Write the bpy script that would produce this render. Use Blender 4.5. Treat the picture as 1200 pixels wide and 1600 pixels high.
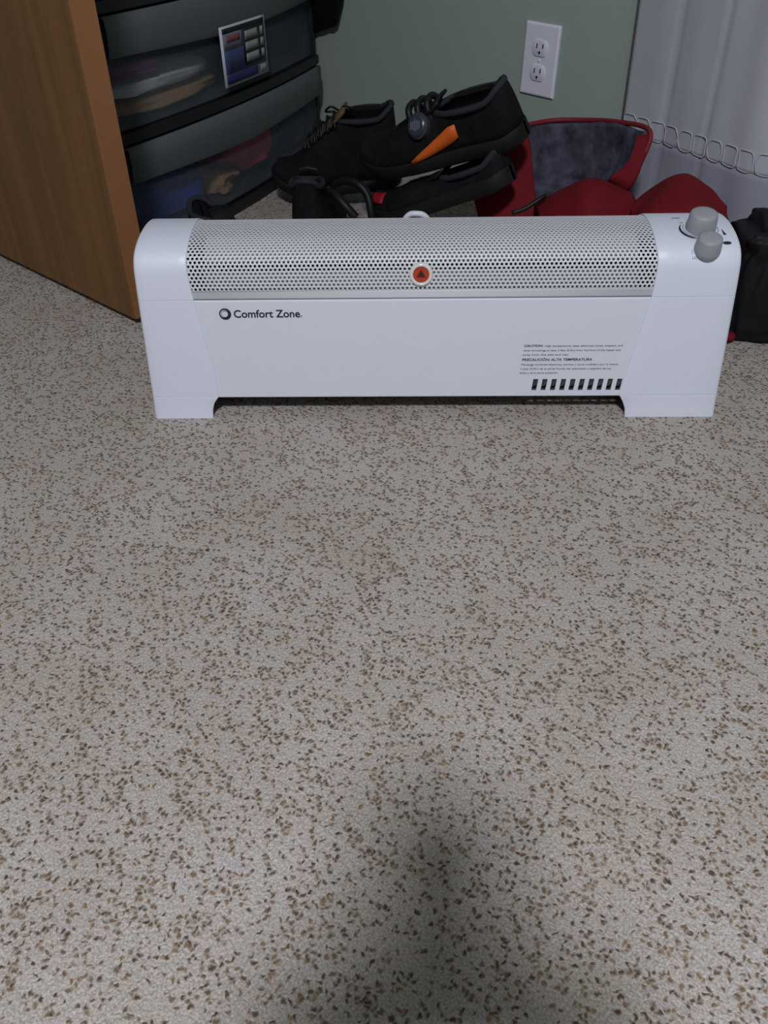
import bpy, bmesh, math, random
from mathutils import Vector, Matrix, noise, Euler
random.seed(7)
for o in list(bpy.data.objects): bpy.data.objects.remove(o, do_unlink=True)
SC = bpy.context.scene
COL = SC.collection
V = Vector
# ------------------------------------------------------------------ camera
F, CH = 1350.0, 0.62                       # focal length in pixels of a 1200x1600 frame, camera height
_p = math.atan(F/math.hypot(43, 1730)); _r = -math.atan2(43, 1730)
FW = V((0, math.cos(_p), -math.sin(_p))); UP = V((0, math.sin(_p), math.cos(_p))); RT = V((1, 0, 0))
CR = RT*math.cos(_r)+UP*math.sin(_r); CU = -RT*math.sin(_r)+UP*math.cos(_r)
CAMP = V((0, 0, CH))
cd = bpy.data.cameras.new('camera'); cam = bpy.data.objects.new('camera', cd); COL.objects.link(cam)
cd.sensor_fit = 'VERTICAL'; cd.sensor_height = 36; cd.sensor_width = 27; cd.lens = 36*F/1600
cd.clip_start = 0.01
cam.matrix_world = Matrix(((CR.x, CU.x, -FW.x, 0), (CR.y, CU.y, -FW.y, 0), (CR.z, CU.z, -FW.z, CH), (0, 0, 0, 1)))
SC.camera = cam
cd.dof.use_dof = False
# ------------------------------------------------------------------ world, light, exposure
w = bpy.data.worlds.new('world'); SC.world = w; w.use_nodes = True
w.node_tree.nodes['Background'].inputs[0].default_value = (0.62, 0.70, 0.85, 1)
w.node_tree.nodes['Background'].inputs[1].default_value = 0.12
SC.view_settings.view_transform = 'Standard'; SC.view_settings.look = 'None'
SC.view_settings.gamma = 1; SC.view_settings.use_curve_mapping = False
SC.view_settings.exposure = 0.86
LAMP = V((-0.10, -1.06, 2.33))
ld = bpy.data.lights.new('ceiling_light', 'AREA'); ld.shape = 'DISK'; ld.size = 0.34; ld.energy = 42
ld.color = (0.93, 0.95, 1.0)
lo = bpy.data.objects.new('ceiling_light_lamp', ld); COL.objects.link(lo); lo.location = LAMP; lo.location.z -= .03

def at(px, py, y):
    "point on the sight line of a photo pixel at distance y into the room"
    d = FW+CR*((px-600)/F)-CU*((py-800)/F)
    return CAMP+d*(y/d.y)
def at_floor(px, py, z=0):
    d = FW+CR*((px-600)/F)-CU*((py-800)/F)
    return CAMP+d*((z-CH)/d.z)

# ------------------------------------------------------------------ materials
def s2l(c):
    c = c/255
    return c/12.92 if c <= .04045 else ((c+.055)/1.055)**2.4
def rgb(r, g, b): return (s2l(r), s2l(g), s2l(b), 1)
def mat(name, col, rough=.5, spec=.5, bump=None, trans=0, metallic=0, var=None, sheen=0, coat=0):
    m = bpy.data.materials.new(name); m.use_nodes = True
    n = m.node_tree.nodes; l = m.node_tree.links; b = n['Principled BSDF']
    b.inputs['Base Color'].default_value = col
    b.inputs['Roughness'].default_value = rough
    b.inputs['Specular IOR Level'].default_value = spec
    b.inputs['Metallic'].default_value = metallic
    b.inputs['Sheen Weight'].default_value = sheen
    b.inputs['Coat Weight'].default_value = coat
    tc = n.new('ShaderNodeTexCoord')
    if var:                                  # (scale, other colour, contrast)
        t = n.new('ShaderNodeTexNoise'); t.inputs['Scale'].default_value = var[0]; t.inputs['Detail'].default_value = 4
        l.new(tc.outputs['Object'], t.inputs['Vector'])
        r = n.new('ShaderNodeValToRGB'); r.color_ramp.elements[0].position = .5-var[2]; r.color_ramp.elements[1].position = .5+var[2]
        r.color_ramp.elements[0].color = col; r.color_ramp.elements[1].color = var[1]
        l.new(t.outputs['Fac'], r.inputs['Fac']); l.new(r.outputs['Color'], b.inputs['Base Color'])
    if bump:                                 # (scale, distance, strength)
        t = n.new('ShaderNodeTexNoise'); t.inputs['Scale'].default_value = bump[0]; t.inputs['Detail'].default_value = 3
        l.new(tc.outputs['Object'], t.inputs['Vector'])
        bp = n.new('ShaderNodeBump'); bp.inputs['Distance'].default_value = bump[1]; bp.inputs['Strength'].default_value = bump[2]
        l.new(t.outputs['Fac'], bp.inputs['Height']); l.new(bp.outputs['Normal'], b.inputs['Normal'])
    if trans:
        tr = n.new('ShaderNodeBsdfTransparent'); mx = n.new('ShaderNodeMixShader'); mx.inputs[0].default_value = trans
        out = n['Material Output']
        tr.inputs['Color'].default_value = (.9, .92, .95, 1)
        l.new(b.outputs[0], mx.inputs[1]); l.new(tr.outputs[0], mx.inputs[2]); l.new(mx.outputs[0], out.inputs['Surface'])
    return m

def carpet_mat():
    m = bpy.data.materials.new('berber_carpet'); m.use_nodes = True
    n = m.node_tree.nodes; l = m.node_tree.links; b = n['Principled BSDF']
    b.inputs['Roughness'].default_value = .95; b.inputs['Specular IOR Level'].default_value = .1
    tc = n.new('ShaderNodeTexCoord')
    def nz(scale, detail=2):
        t = n.new('ShaderNodeTexNoise'); t.inputs['Scale'].default_value = scale; t.inputs['Detail'].default_value = detail
        l.new(tc.outputs['Object'], t.inputs['Vector']); return t
    def ramp(src, a, c, ca=(0, 0, 0, 1), cb=(1, 1, 1, 1)):
        r = n.new('ShaderNodeValToRGB'); r.color_ramp.elements[0].position = a; r.color_ramp.elements[1].position = c
        r.color_ramp.elements[0].color = ca; r.color_ramp.elements[1].color = cb
        l.new(src, r.inputs['Fac']); return r
    def math_(op, a, c):
        k = n.new('ShaderNodeMath'); k.operation = op
        for i, x in enumerate((a, c)):
            if isinstance(x, (int, float)): k.inputs[i].default_value = x
            else: l.new(x, k.inputs[i])
        return k.outputs[0]
    # warped coordinates for irregular tufts
    wn = nz(150, 2)
    sub = n.new('ShaderNodeVectorMath'); sub.operation = 'SUBTRACT'; l.new(wn.outputs['Color'], sub.inputs[0]); sub.inputs[1].default_value = (.5, .5, .5)
    sc = n.new('ShaderNodeVectorMath'); sc.operation = 'SCALE'; l.new(sub.outputs[0], sc.inputs[0]); sc.inputs['Scale'].default_value = .009
    ad = n.new('ShaderNodeVectorMath'); ad.operation = 'ADD'; l.new(tc.outputs['Object'], ad.inputs[0]); l.new(sc.outputs[0], ad.inputs[1])
    vo = n.new('ShaderNodeTexVoronoi'); vo.inputs['Scale'].default_value = 228; vo.voronoi_dimensions = '2D'
    l.new(ad.outputs[0], vo.inputs['Vector'])
    sp = n.new('ShaderNodeSeparateColor'); l.new(vo.outputs['Color'], sp.inputs[0])
    # dark flecks: some cells, clustered by a broader noise
    cl = nz(30, 3)
    thr = math_('MULTIPLY', math_('SUBTRACT', cl.outputs['Fac'], .12), 1.08)
    pick = math_('LESS_THAN', sp.outputs[0], thr)
    disc = ramp(vo.outputs['Distance'], .18, .62, (1, 1, 1, 1), (0, 0, 0, 1))
    fleck = math_('MULTIPLY', pick, disc.outputs['Color'])
    tone = ramp(sp.outputs[1], .1, .9, rgb(82, 66, 54), rgb(132, 110, 90))
    base = ramp(nz(9, 5).outputs['Fac'], .3, .7, rgb(180, 171, 164), rgb(191, 184, 181))
    fine = ramp(nz(520, 4).outputs['Fac'], .35, .62, (.62, .60, .58, 1), (1, 1, 1, 1))
    mul = n.new('ShaderNodeMixRGB'); mul.blend_type = 'MULTIPLY'; mul.inputs[0].default_value = 1
    l.new(base.outputs[0], mul.inputs[1]); l.new(fine.outputs[0], mul.inputs[2])
    mx = n.new('ShaderNodeMixRGB'); l.new(fleck, mx.inputs[0]); l.new(mul.outputs[0], mx.inputs[1]); l.new(tone.outputs[0], mx.inputs[2])
    l.new(mx.outputs[0], b.inputs['Base Color'])
    h = math_('ADD', math_('MULTIPLY', vo.outputs['Distance'], -1.0), math_('MULTIPLY', nz(330, 3).outputs['Fac'], .9))
    bp = n.new('ShaderNodeBump'); bp.inputs['Distance'].default_value = .002; bp.inputs['Strength'].default_value = .5
    l.new(h, bp.inputs['Height']); l.new(bp.outputs['Normal'], b.inputs['Normal'])
    return m

def wood_mat(name, c1, c2, scale=(14, 14, .7)):
    m = bpy.data.materials.new(name); m.use_nodes = True
    n = m.node_tree.nodes; l = m.node_tree.links; b = n['Principled BSDF']
    b.inputs['Roughness'].default_value = .5
    tc = n.new('ShaderNodeTexCoord'); mp = n.new('ShaderNodeMapping'); mp.inputs['Scale'].default_value = scale
    l.new(tc.outputs['Object'], mp.inputs['Vector'])
    t = n.new('ShaderNodeTexNoise'); t.inputs['Scale'].default_value = 2.2; t.inputs['Detail'].default_value = 7; t.inputs['Roughness'].default_value = .65
    t.inputs['Distortion'].default_value = .6
    l.new(mp.outputs[0], t.inputs['Vector'])
    r = n.new('ShaderNodeValToRGB'); r.color_ramp.elements[0].position = .36; r.color_ramp.elements[1].position = .64
    r.color_ramp.elements[0].color = c1; r.color_ramp.elements[1].color = c2
    l.new(t.outputs['Fac'], r.inputs['Fac']); l.new(r.outputs[0], b.inputs['Base Color'])
    bp = n.new('ShaderNodeBump'); bp.inputs['Distance'].default_value = .0008; bp.inputs['Strength'].default_value = .4
    l.new(t.outputs['Fac'], bp.inputs['Height']); l.new(bp.outputs['Normal'], b.inputs['Normal'])
    return m

M = {
 'carpet': carpet_mat(),
 'green': mat('sage_wall_paint', rgb(150, 163, 156), .8, .3, bump=(260, .0008, .5), var=(3, rgb(155, 167, 160), .2)),
 'ceiling': mat('ceiling_paint', rgb(215, 214, 210), .9, .2, bump=(180, .001, .5)),
 'door': wood_mat('oak_veneer', rgb(98, 65, 31), rgb(116, 79, 41)),
 'edge': wood_mat('oak_edge', rgb(136, 91, 58), rgb(143, 97, 62), (20, 20, .5)),
 'white': mat('white_enamel', rgb(214, 216, 230), .5, .5, bump=(900, .0002, .15)),
 'whitep': mat('white_plastic', rgb(216, 219, 235), .42, .5, bump=(1200, .0002, .15)),
 'grille': mat('white_grille_steel', rgb(208, 210, 218), .33, .5),
 'inner': mat('inner_reflector', rgb(222, 224, 228), .45, .5),
 'innerdark': mat('inner_steel', rgb(92, 94, 98), .5, .5, metallic=.4),
 'grey': mat('grey_knob_plastic', rgb(150, 152, 160), .5, .4),
 'ink': mat('black_ink', rgb(38, 40, 52), .6, .3),
 'inkgrey': mat('grey_ink', rgb(98, 100, 116), .6, .3),
 'badge': mat('orange_badge', rgb(176, 62, 36), .3, .5),
 'ring': mat('badge_ring', rgb(218, 214, 212), .2, .6, coat=.4),
 'blackp': mat('black_plastic', rgb(30, 30, 33), .5, .4),
 'drawer': mat('translucent_drawer_plastic', rgb(112, 118, 124), .32, .35, trans=.80, bump=(60, .001, .2)),
 'lip': mat('translucent_lip_plastic', rgb(104, 110, 113), .45, .3, trans=.34),
 'outlet': mat('outlet_plastic', rgb(222, 221, 238), .35, .5),
 'dark': mat('slot_dark', rgb(14, 14, 15), .8, .1),
 'blacks': mat('black_shoe_fabric', rgb(17, 17, 19), .8, .15, bump=(500, .001, .6), var=(60, rgb(27, 27, 29), .2)),
 'blackl': mat('black_synthetic', rgb(22, 22, 25), .5, .3, bump=(120, .0008, .3)),
 'sole': mat('black_rubber', rgb(22, 21, 20), .7, .3, bump=(200, .001, .5)),
 'lining': mat('shoe_lining', rgb(44, 46, 52), .9, .2, bump=(400, .001, .5)),
 'tan': mat('tan_collar', rgb(100, 78, 52), .8, .2),
 'orange': mat('orange_overlay', rgb(214, 98, 34), .5, .3),
 'redtag': mat('red_overlay', rgb(150, 28, 36), .55, .3),
 'dial': mat('dial_plastic', rgb(58, 60, 70), .35, .5),
 'red': mat('red_canvas', rgb(112, 19, 29), .8, .2, bump=(300, .001, .5), var=(12, rgb(96, 15, 25), .25)),
 'piping': mat('red_piping', rgb(112, 30, 40), .6, .3),
 'felt': mat('grey_mottled_lining', rgb(40, 42, 52), .9, .15, bump=(90, .003, .6), var=(42, rgb(84, 82, 100), .2)),
 'blackbag': mat('black_nylon', rgb(14, 15, 19), .6, .25, bump=(14, .008, .4)),
 'cloth_blue': mat('blue_cloth', rgb(56, 82, 160), .9, .1, bump=(60, .004, .6)),
 'cloth_navy': mat('navy_cloth', rgb(40, 52, 92), .9, .1, bump=(60, .004, .6)),
 'cloth_pink': mat('pink_cloth', rgb(236, 84, 108), .9, .1, bump=(60, .004, .6)),
 'cloth_magenta': mat('magenta_cloth', rgb(150, 50, 122), .9, .1, bump=(60, .004, .6)),
 'cloth_white': mat('white_cloth', rgb(232, 226, 222), .9, .1, bump=(60, .004, .6)),
 'cloth_tan': mat('tan_cloth', rgb(186, 146, 104), .9, .1, bump=(60, .004, .6)),
 'curtain': mat('white_curtain', rgb(190, 190, 202), .85, .2, bump=(700, .0006, .5), var=(6, rgb(178, 180, 190), .25)),
 'sheer': mat('sheer_curtain', rgb(186, 186, 204), .8, .2, trans=.38, bump=(700, .0006, .5)),
 'lace': mat('lace_loops', rgb(186, 186, 200), .7, .2),
 'cord': mat('white_cord', rgb(206, 208, 218), .4, .4),
 'emit': None,
}
me = bpy.data.materials.new('lamp_diffuser'); me.use_nodes = True
me.node_tree.nodes['Principled BSDF'].inputs['Emission Color'].default_value = (.93, .95, 1, 1)
me.node_tree.nodes['Principled BSDF'].inputs['Emission Strength'].default_value = 3
M['emit'] = me

# ------------------------------------------------------------------ mesh helpers
def link(name, me_, m, parent=None, smooth=True, mw=None):
    o = bpy.data.objects.new(name, me_); COL.objects.link(o)
    if m: me_.materials.append(m)
    if smooth:
        for p in me_.polygons: p.use_smooth = True
    if parent: o.parent = parent
    if mw is not None: o.matrix_world = mw
    return o
class MB:
    def __init__(s): s.v = []; s.f = []
    def add(s, vs, fs):
        b = len(s.v); s.v += [V(x) for x in vs]; s.f += [[b+i for i in f] for f in fs]; return s
    def grid(s, P, close_u=False, close_v=False):
        nu, nv = len(P), len(P[0]); fs = []
        for i in range(nu if close_u else nu-1):
            for j in range(nv if close_v else nv-1):
                a, b = i, (i+1) % nu; c, d = j, (j+1) % nv
                fs.append([a*nv+c, b*nv+c, b*nv+d, a*nv+d])
        return s.add([q for r in P for q in r], fs)
    def box(s, lo_, hi_, T=None):
        x0, y0, z0 = lo_; x1, y1, z1 = hi_
        vs = [V((x, y, z)) for x in (x0, x1) for y in (y0, y1) for z in (z0, z1)]
        if T: vs = [T @ q for q in vs]
        return s.add(vs, [[0, 1, 3, 2], [4, 6, 7, 5], [0, 4, 5, 1], [2, 3, 7, 6], [0, 2, 6, 4], [1, 5, 7, 3]])
    def tube(s, pts, r, n=8, caps=True):
        pts = [V(p) for p in pts]; rings = []; prev = None
        for i, p in enumerate(pts):
            t = (pts[min(i+1, len(pts)-1)]-pts[max(i-1, 0)]).normalized()
            if prev is None: a = t.orthogonal().normalized()
            else: a = (prev-t*prev.dot(t)).normalized()
            prev = a; b = t.cross(a)
            rr = r[i] if isinstance(r, (list, tuple)) else r
            rings.append([p+(a*math.cos(k*2*math.pi/n)+b*math.sin(k*2*math.pi/n))*rr for k in range(n)])
        s.grid(rings, close_v=True)
        if caps:
            b0 = len(s.v)-len(pts)*n
            s.f.append([b0+k for k in range(n)][::-1]); s.f.append([b0+(len(pts)-1)*n+k for k in range(n)])
        return s
    def lathe(s, prof, T, n=32):
        rings = [[T @ V((r*math.cos(k*2*math.pi/n), r*math.sin(k*2*math.pi/n), z)) for k in range(n)] for r, z in prof]
        return s.grid(rings, close_v=True)
    def build(s, name, m, parent=None, smooth=True, bevel=0, solid=0, sub=0, offset=-1, angle=None):
        me_ = bpy.data.meshes.new(name); me_.from_pydata([tuple(q) for q in s.v], [], s.f); me_.validate()
        bm = bmesh.new(); bm.from_mesh(me_); bmesh.ops.remove_doubles(bm, verts=bm.verts, dist=1e-6)
        bmesh.ops.recalc_face_normals(bm, faces=bm.faces)
        bm.to_mesh(me_); bm.free()
        o = link(name, me_, m, parent, smooth)
        if solid:
            k = o.modifiers.new('solid', 'SOLIDIFY'); k.thickness = solid; k.offset = offset
        if bevel:
            k = o.modifiers.new('bevel', 'BEVEL'); k.width = bevel; k.segments = 3; k.limit_method = 'ANGLE'; k.harden_normals = True
        if sub:
            k = o.modifiers.new('sub', 'SUBSURF'); k.levels = sub; k.render_levels = sub
        if angle and smooth:
            me_.shade_smooth() if hasattr(me_, 'shade_smooth') else None
            me_.set_sharp_from_angle(angle=math.radians(angle))
        return o
def catmull(P, n):
    P = [V(p) for p in P]; out = []
    for i in range(len(P)-1):
        a = P[i-1] if i > 0 else P[i]*2-P[i+1]; b = P[i]; c = P[i+1]; d = P[i+2] if i+2 < len(P) else P[i+1]*2-P[i]
        for k in range(n):
            t = k/n
            out.append(.5*((2*b)+(c-a)*t+(2*a-5*b+4*c-d)*t*t+(3*b-a-3*c+d)*t**3))
    out.append(P[-1]); return out
def patch(ctrl, n=8, amp=0, freq=8, seed=0):
    "smooth surface through a net of control points, with wrinkles"
    rows = [catmull(r, n) for r in ctrl]
    cols = [catmull([r[j] for r in rows], n) for j in range(len(rows[0]))]
    P = [[cols[j][i] for j in range(len(cols))] for i in range(len(cols[0]))]
    if amp:
        for r in P:
            for k, q in enumerate(r):
                r[k] = q+V(noise.noise_vector(q*freq+V((seed, seed*2, 0))))*amp+V(noise.noise_vector(q*freq*2.7+V((seed, 3, 0))))*amp*.4
    return P
def empty(name, loc=(0, 0, 0), rz=0, M4=None):
    o = bpy.data.objects.new(name, None); COL.objects.link(o); o.empty_display_size = .05
    o.location = loc; o.rotation_euler = (0, 0, rz)
    if M4 is not None: o.matrix_world = M4
    return o
def tag(o, label, cat, group=None, kind=None):
    o['label'] = label; o['category'] = cat
    if group: o['group'] = group
    if kind: o['kind'] = kind
    return o
def struct(o): o['kind'] = 'structure'; return o
def text_mesh(name, body, size, m, parent, T, extrude=.00012, bold=0, shear=0, sx=1, spacing=1):
    c = bpy.data.curves.new(name, 'FONT'); c.body = body; c.size = size; c.extrude = extrude; c.offset = bold; c.shear = shear
    c.space_character = spacing
    t = bpy.data.objects.new('tmp', c); COL.objects.link(t)
    dg = bpy.context.evaluated_depsgraph_get(); me_ = bpy.data.meshes.new_from_object(t.evaluated_get(dg))
    bpy.data.objects.remove(t, do_unlink=True)
    for q in me_.vertices: q.co.x *= sx
    me_.transform(T); me_.name = name
    return link(name, me_, m, parent, False)

# ------------------------------------------------------------------ room
TH = math.radians(44)
WU = V((math.cos(TH), -math.sin(TH), 0)); WN = V((-math.sin(TH), -math.cos(TH), 0))   # along the back wall, out of the wall
W0 = at(845, 94, 1.85)                                # centre of the outlet on the wall
WB = V((W0.x, W0.y, 0))
ROOM = Matrix(((WU.x, -WN.x, 0, WB.x), (WU.y, -WN.y, 0, WB.y), (0, 0, 1, 0), (0, 0, 0, 1)))   # local x along wall, y into wall
def rm(x, y, z): return ROOM @ V((x, y, z))
def room_box(name, lo_, hi_, m, **k):
    o = MB().box(lo_, hi_).build(name, m, smooth=False, **k); o.matrix_world = ROOM; return struct(o)
UL, UR, DF, ZC = -1.02, 2.9, -4.2, 2.4
fl = room_box('floor', (UL-.1, DF-.1, -.05), (UR+.1, .1, 0), M['carpet'])
room_box('ceiling', (UL-.1, DF-.1, ZC), (UR+.1, .1, ZC+.1), M['ceiling'])
room_box('wall_back', (UL-.1, 0, 0), (UR+.1, .1, ZC), M['green'])
room_box('wall_left', (UL-.1, DF, 0), (UL, 0, ZC), M['green'])
room_box('wall_right', (UR, DF, 0), (UR+.1, 0, ZC), M['green'])
room_box('wall_front', (UL-.1, DF-.1, 0), (UR+.1, DF, ZC), M['green'])

# open oak door, free edge towards the heater
dA = at_floor(212, 500, .012); dB = at_floor(0, 397, .012); du = (dB-dA).normalized(); dn = V((-du.y, du.x, 0))
if dn.y < 0: dn = -dn
DT = Matrix(((du.x, dn.x, 0, dA.x), (du.y, dn.y, 0, dA.y), (0, 0, 1, 0), (0, 0, 0, 1)))
door = struct(empty('door_1', M4=DT))
o = MB().box((.0012, 0, .012), (.80, .04, 2.02)).build('door_leaf', M['door'], door, smooth=False, bevel=.0015)
o = MB().box((-.0006, .0012, .013), (.0012, .0388, 2.019)).build('edge_band', M['edge'], door, smooth=False, bevel=.0004)
o['label'] = 'lighter edge band of the oak door'
# knob out of the frame, on the free stile
kn = MB()
for s in (-1, 1):
    T = Matrix.Translation((.06, .02+s*.02, .96)) @ Euler((-s*math.pi/2, 0, 0)).to_matrix().to_4x4()
    kn.lathe([(0, 0), (.028, 0), (.028, .006), (.012, .008), (.011, .035), (.024, .045), (.027, .06), (.018, .07), (0, .072)], T)
kn.build('door_handle', M['innerdark'], door)

# ceiling lamp (a flush dome) around the lamp's light
cl = empty('ceiling_light', (LAMP.x, LAMP.y, ZC))
T = Matrix.Identity(4)
MB().lathe([(0, -.001), (.17, -.001), (.175, -.03), (.16, -.035), (.155, -.036)], T, 48).build('rim', M['white'], cl)
MB().lathe([(.155, -.036), (0, -.036)], T, 48).build('diffuser', M['emit'], cl)
tag(cl, 'round flush white ceiling lamp above and behind the camera', 'lamp')

# ------------------------------------------------------------------ wall outlet
ow, oh = .079, .127
OT = Matrix(((WU.x, -WN.x, 0, W0.x), (WU.y, -WN.y, 0, W0.y), (0, 0, 1, W0.z), (0, 0, 0, 1))) @ Euler((0, math.radians(2.2), 0)).to_matrix().to_4x4()
out = empty('wall_outlet', M4=OT)
tag(out, 'white duplex electrical outlet on the green wall, above the red bag', 'outlet')
b = MB(); prof = [(0, 0), (0, -.0035), (.003, -.006)]
R = [[V((sx*(ow/2-i), y, sz*(oh/2-i))) for sx, sz in ((-1, -1), (1, -1), (1, 1), (-1, 1))] for i, y in prof]
b.grid(R, close_v=True); b.f.append([8, 9, 10, 11])
b.build('cover_plate', M['outlet'], out, smooth=False, bevel=.0012)
for k, zc in enumerate((.0215, -.0215)):
    pts = []
    for a in range(40):
        t = a*2*math.pi/40; x, z = .0175*math.cos(t), .0175*math.sin(t); z = max(-.0142, min(.0142, z)); pts.append((x, z))
    q = MB(); q.grid([[V((x, -.0058, z+zc)) for x, z in pts], [V((x, -.0078, z+zc)) for x, z in pts], [V((x*.95, -.0083, z*.95+zc)) for x, z in pts]], close_v=True)
    q.f.append([80+i for i in range(40)])
    rec = q.build('receptacle', M['outlet'], out, angle=30)
    s = MB()
    s.box((-.0080, -.0086, zc-.0005), (-.0056, -.0080, zc+.0080)); s.box((.0056, -.0086, zc+.0005), (.0080, -.0080, zc+.0080))
    s.lathe([(0, 0), (.0025, 0), (.0025, .0006)], Matrix.Translation((0, -.0086, zc-.0075)) @ Euler((-math.pi/2, 0, 0)).to_matrix().to_4x4(), 14)
    s.build('slots', M['dark'], rec, smooth=False)
MB().lathe([(0, .0012), (.0025, .0009), (.0032, 0)], Matrix.Translation((0, -.006, 0)) @ Euler((math.pi/2, 0, 0)).to_matrix().to_4x4(), 16).build('screw', M['outlet'], out)

# ------------------------------------------------------------------ baseboard heater
HA = math.radians(-2.3228)
HT = Matrix.Translation((.0678, 1.0015, 0)) @ Matrix.Rotation(HA, 4, 'Z')
heater = empty('baseboard_heater', M4=HT)
tag(heater, 'white baseboard convection heater standing on the speckled carpet', 'heater')
PR = [(.000, .000), (.003, .030), (.0065, .100), (.010, .165), (.0125, .197), (.0155, .210), (.023, .2205), (.037, .2275), (.056, .2320), (.080, .2338), (.104, .2325),
      (.122, .2285), (.136, .2200), (.1435, .206), (.147, .190), (.150, .165), (.154, .100), (.158, .030), (.160, 0)]
FP = catmull([V((y, z, 0)) for y, z in PR], 8)                      # fine profile (y,z)
arc = [0]
for i in range(1, len(FP)): arc.append(arc[-1]+(FP[i]-FP[i-1]).length)
def prof_at(s):
    s = max(0, min(arc[-1]-1e-6, s)); i = 0
    lo_i, hi_i = 0, len(arc)-1
    while hi_i-lo_i > 1:
        mid = (lo_i+hi_i)//2
        if arc[mid] <= s: lo_i = mid
        else: hi_i = mid
    t = (s-arc[lo_i])/(arc[hi_i]-arc[lo_i]); p = FP[lo_i].lerp(FP[hi_i], t); d = (FP[hi_i]-FP[lo_i]).normalized()
    return p.x, p.y, -d.y, d.x                                     # y, z, outward normal (ny, nz)
def s_of(z, front=True):
    rng = range(len(FP)-1) if front else range(len(FP)-2, -1, -1)
    for i in rng:
        a, b = FP[i].y, FP[i+1].y
        if (a <= z <= b) if front else (b <= z <= a): return arc[i]+(arc[i+1]-arc[i])*(z-a)/(b-a)
def hp(x, s, off=0):
    y, z, ny, nz = prof_at(s); return V((x, y+ny*off, z+nz*off))
S_TOT = arc[-1]
s_seam, s_bot, s_hole = s_of(.1665), s_of(.0315), s_of(.1775)
s_end = s_of(.215, False)
def lerp_tab(tab, z):
    if z <= tab[0][0]: return tab[0][1]
    for (a, x), (b, y) in zip(tab, tab[1:]):
        if z <= b: return x+(y-x)*(z-a)/(b-a)
    return tab[-1][1]
def make_cap(side, inner_front, name):
    xo = lambda z: side*(.3785-.034*z)
    rows = []
    ss = [S_TOT*i/150 for i in range(151)]
    for g in (s_of(.1665), s_of(.0315)):
        ss += [g-.0007, g-.0003, g+.0003, g+.0007]
    grooves = {round(g+d, 7) for g in (s_of(.1665), s_of(.0315)) for d in (-.0003, .0003)}
    ss = sorted(ss)
    for s in ss:
        y, z, ny, nz = prof_at(s); off = .0022-(.0008 if round(s, 7) in grooves else 0)
        half = y < .078
        xi = lerp_tab(inner_front, z) if half else lerp_tab(inner_front, max(z, .0))
        if z > .2255 and y > .02: xi = side*0+lerp_tab(inner_front, .225)+(-side)*(-.0)+side*(y-.03)*.02
        X = xo(z); r = []
        r.append(V((X, y-ny*.012, z-nz*.012))) if False else None
        for dx, inset in ((0, .0065), (.0008, .0035), (.0025, .0012), (.005, 0)):
            r.append(V((X-side*dx, y+ny*(off-inset), z+nz*(off-inset))))
        for k in range(1, 7): r.append(V(((X-side*.005)+(xi+side*.0012-(X-side*.005))*k/6, y+ny*off, z+nz*off)))
        r.append(V((xi+side*.0003, y+ny*(off-.0005), z+nz*(off-.0005))))
        r.append(V((xi, y+ny*(off-.0014), z+nz*(off-.0014))))
        r.append(V((xi, y+ny*(off-.0035), z+nz*(off-.0035))))
        rows.append([q for q in r if q is not None])
    b = MB().grid(rows)
    nv = len(rows[0]); n = len(rows)
    # closed outer end wall, strips between front and rear halves of the outline
    for i in range(n//2):
        a, c = i, n-1-i
        if a+1 < c: b.f.append([a*nv, (a+1)*nv, (c-1)*nv, c*nv])
    # foot sole: close the underside with a thin bottom
    o = b.build(name, M['whitep'], heater, angle=35)
    return o
left_in = [(0, -.2975), (.012, -.2968), (.022, -.2935), (.029, -.2885), (.0318, -.2858), (.064, -.2872), (.168, -.3008), (.20, -.3038), (.215, -.3042), (.225, -.303)]
right_in = [(0, .2588), (.012, .2578), (.022, .2535), (.029, .2495), (.0318, .2475), (.060, .2508), (.165, .2688), (.20, .2705), (.215, .2700), (.225, .2680)]
capL = make_cap(-1, left_in, 'end_cap'); capR = make_cap(1, right_in, 'end_cap')
XL, XR = -.316, .284
# perforated grille
pit, row = .0055, .00476
b = MB(); nrow = int((s_end-s_hole)/row); ncol = int((XR-XL)/pit)
rh = .00172
for i in range(nrow):
    sa = s_hole+i*row
    for j in range(-1, ncol+1):
        xa = XL+j*pit+(pit/2 if i % 2 else 0)
        if xa < XL-1e-6 or xa+pit > XR+1e-6: continue
        xc, sc_ = xa+pit/2, sa+row/2
        if abs(xc+.0155) < .0125 and abs(sc_-s_of(.1968)) < .0125 and (xc+.0155)**2+(sc_-s_of(.1968))**2 < .0125**2:
            b.add([hp(xa, sa), hp(xa+pit, sa), hp(xa+pit, sa+row), hp(xa, sa+row)], [[0, 1, 2, 3]]); continue
        ou = [(xa, sa), (xc, sa), (xa+pit, sa), (xa+pit, sc_), (xa+pit, sa+row), (xc, sa+row), (xa, sa+row), (xa, sc_)]
        vs = [hp(x, s) for x, s in ou]
        for k in range(8):
            t = math.radians(-135+45*k); vs.append(hp(xc+rh*math.cos(t), sc_+rh*math.sin(t)))
        b.add(vs, [[k, (k+1) % 8, 8+(k+1) % 8, 8+k] for k in range(8)])
# plain margins of the grille sheet: along its lower edge, and behind
n0 = 6; b.grid([[hp(x, s_seam+.0006+(s_hole-s_seam-.0006)*k/n0) for x in (XL, XR)] for k in range(n0+1)])
s_hend = s_hole+nrow*row
b.grid([[hp(x, s_hend+(s_of(.19, False)-s_hend)*k/5) for x in (XL, XR)] for k in range(6)])
b.grid([[hp(x, s_seam+.0006, -.004*k) for x in (XL, XR)] for k in range(2)])
gr = b.build('grille', M['grille'], heater, solid=.0007, angle=40)
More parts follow.
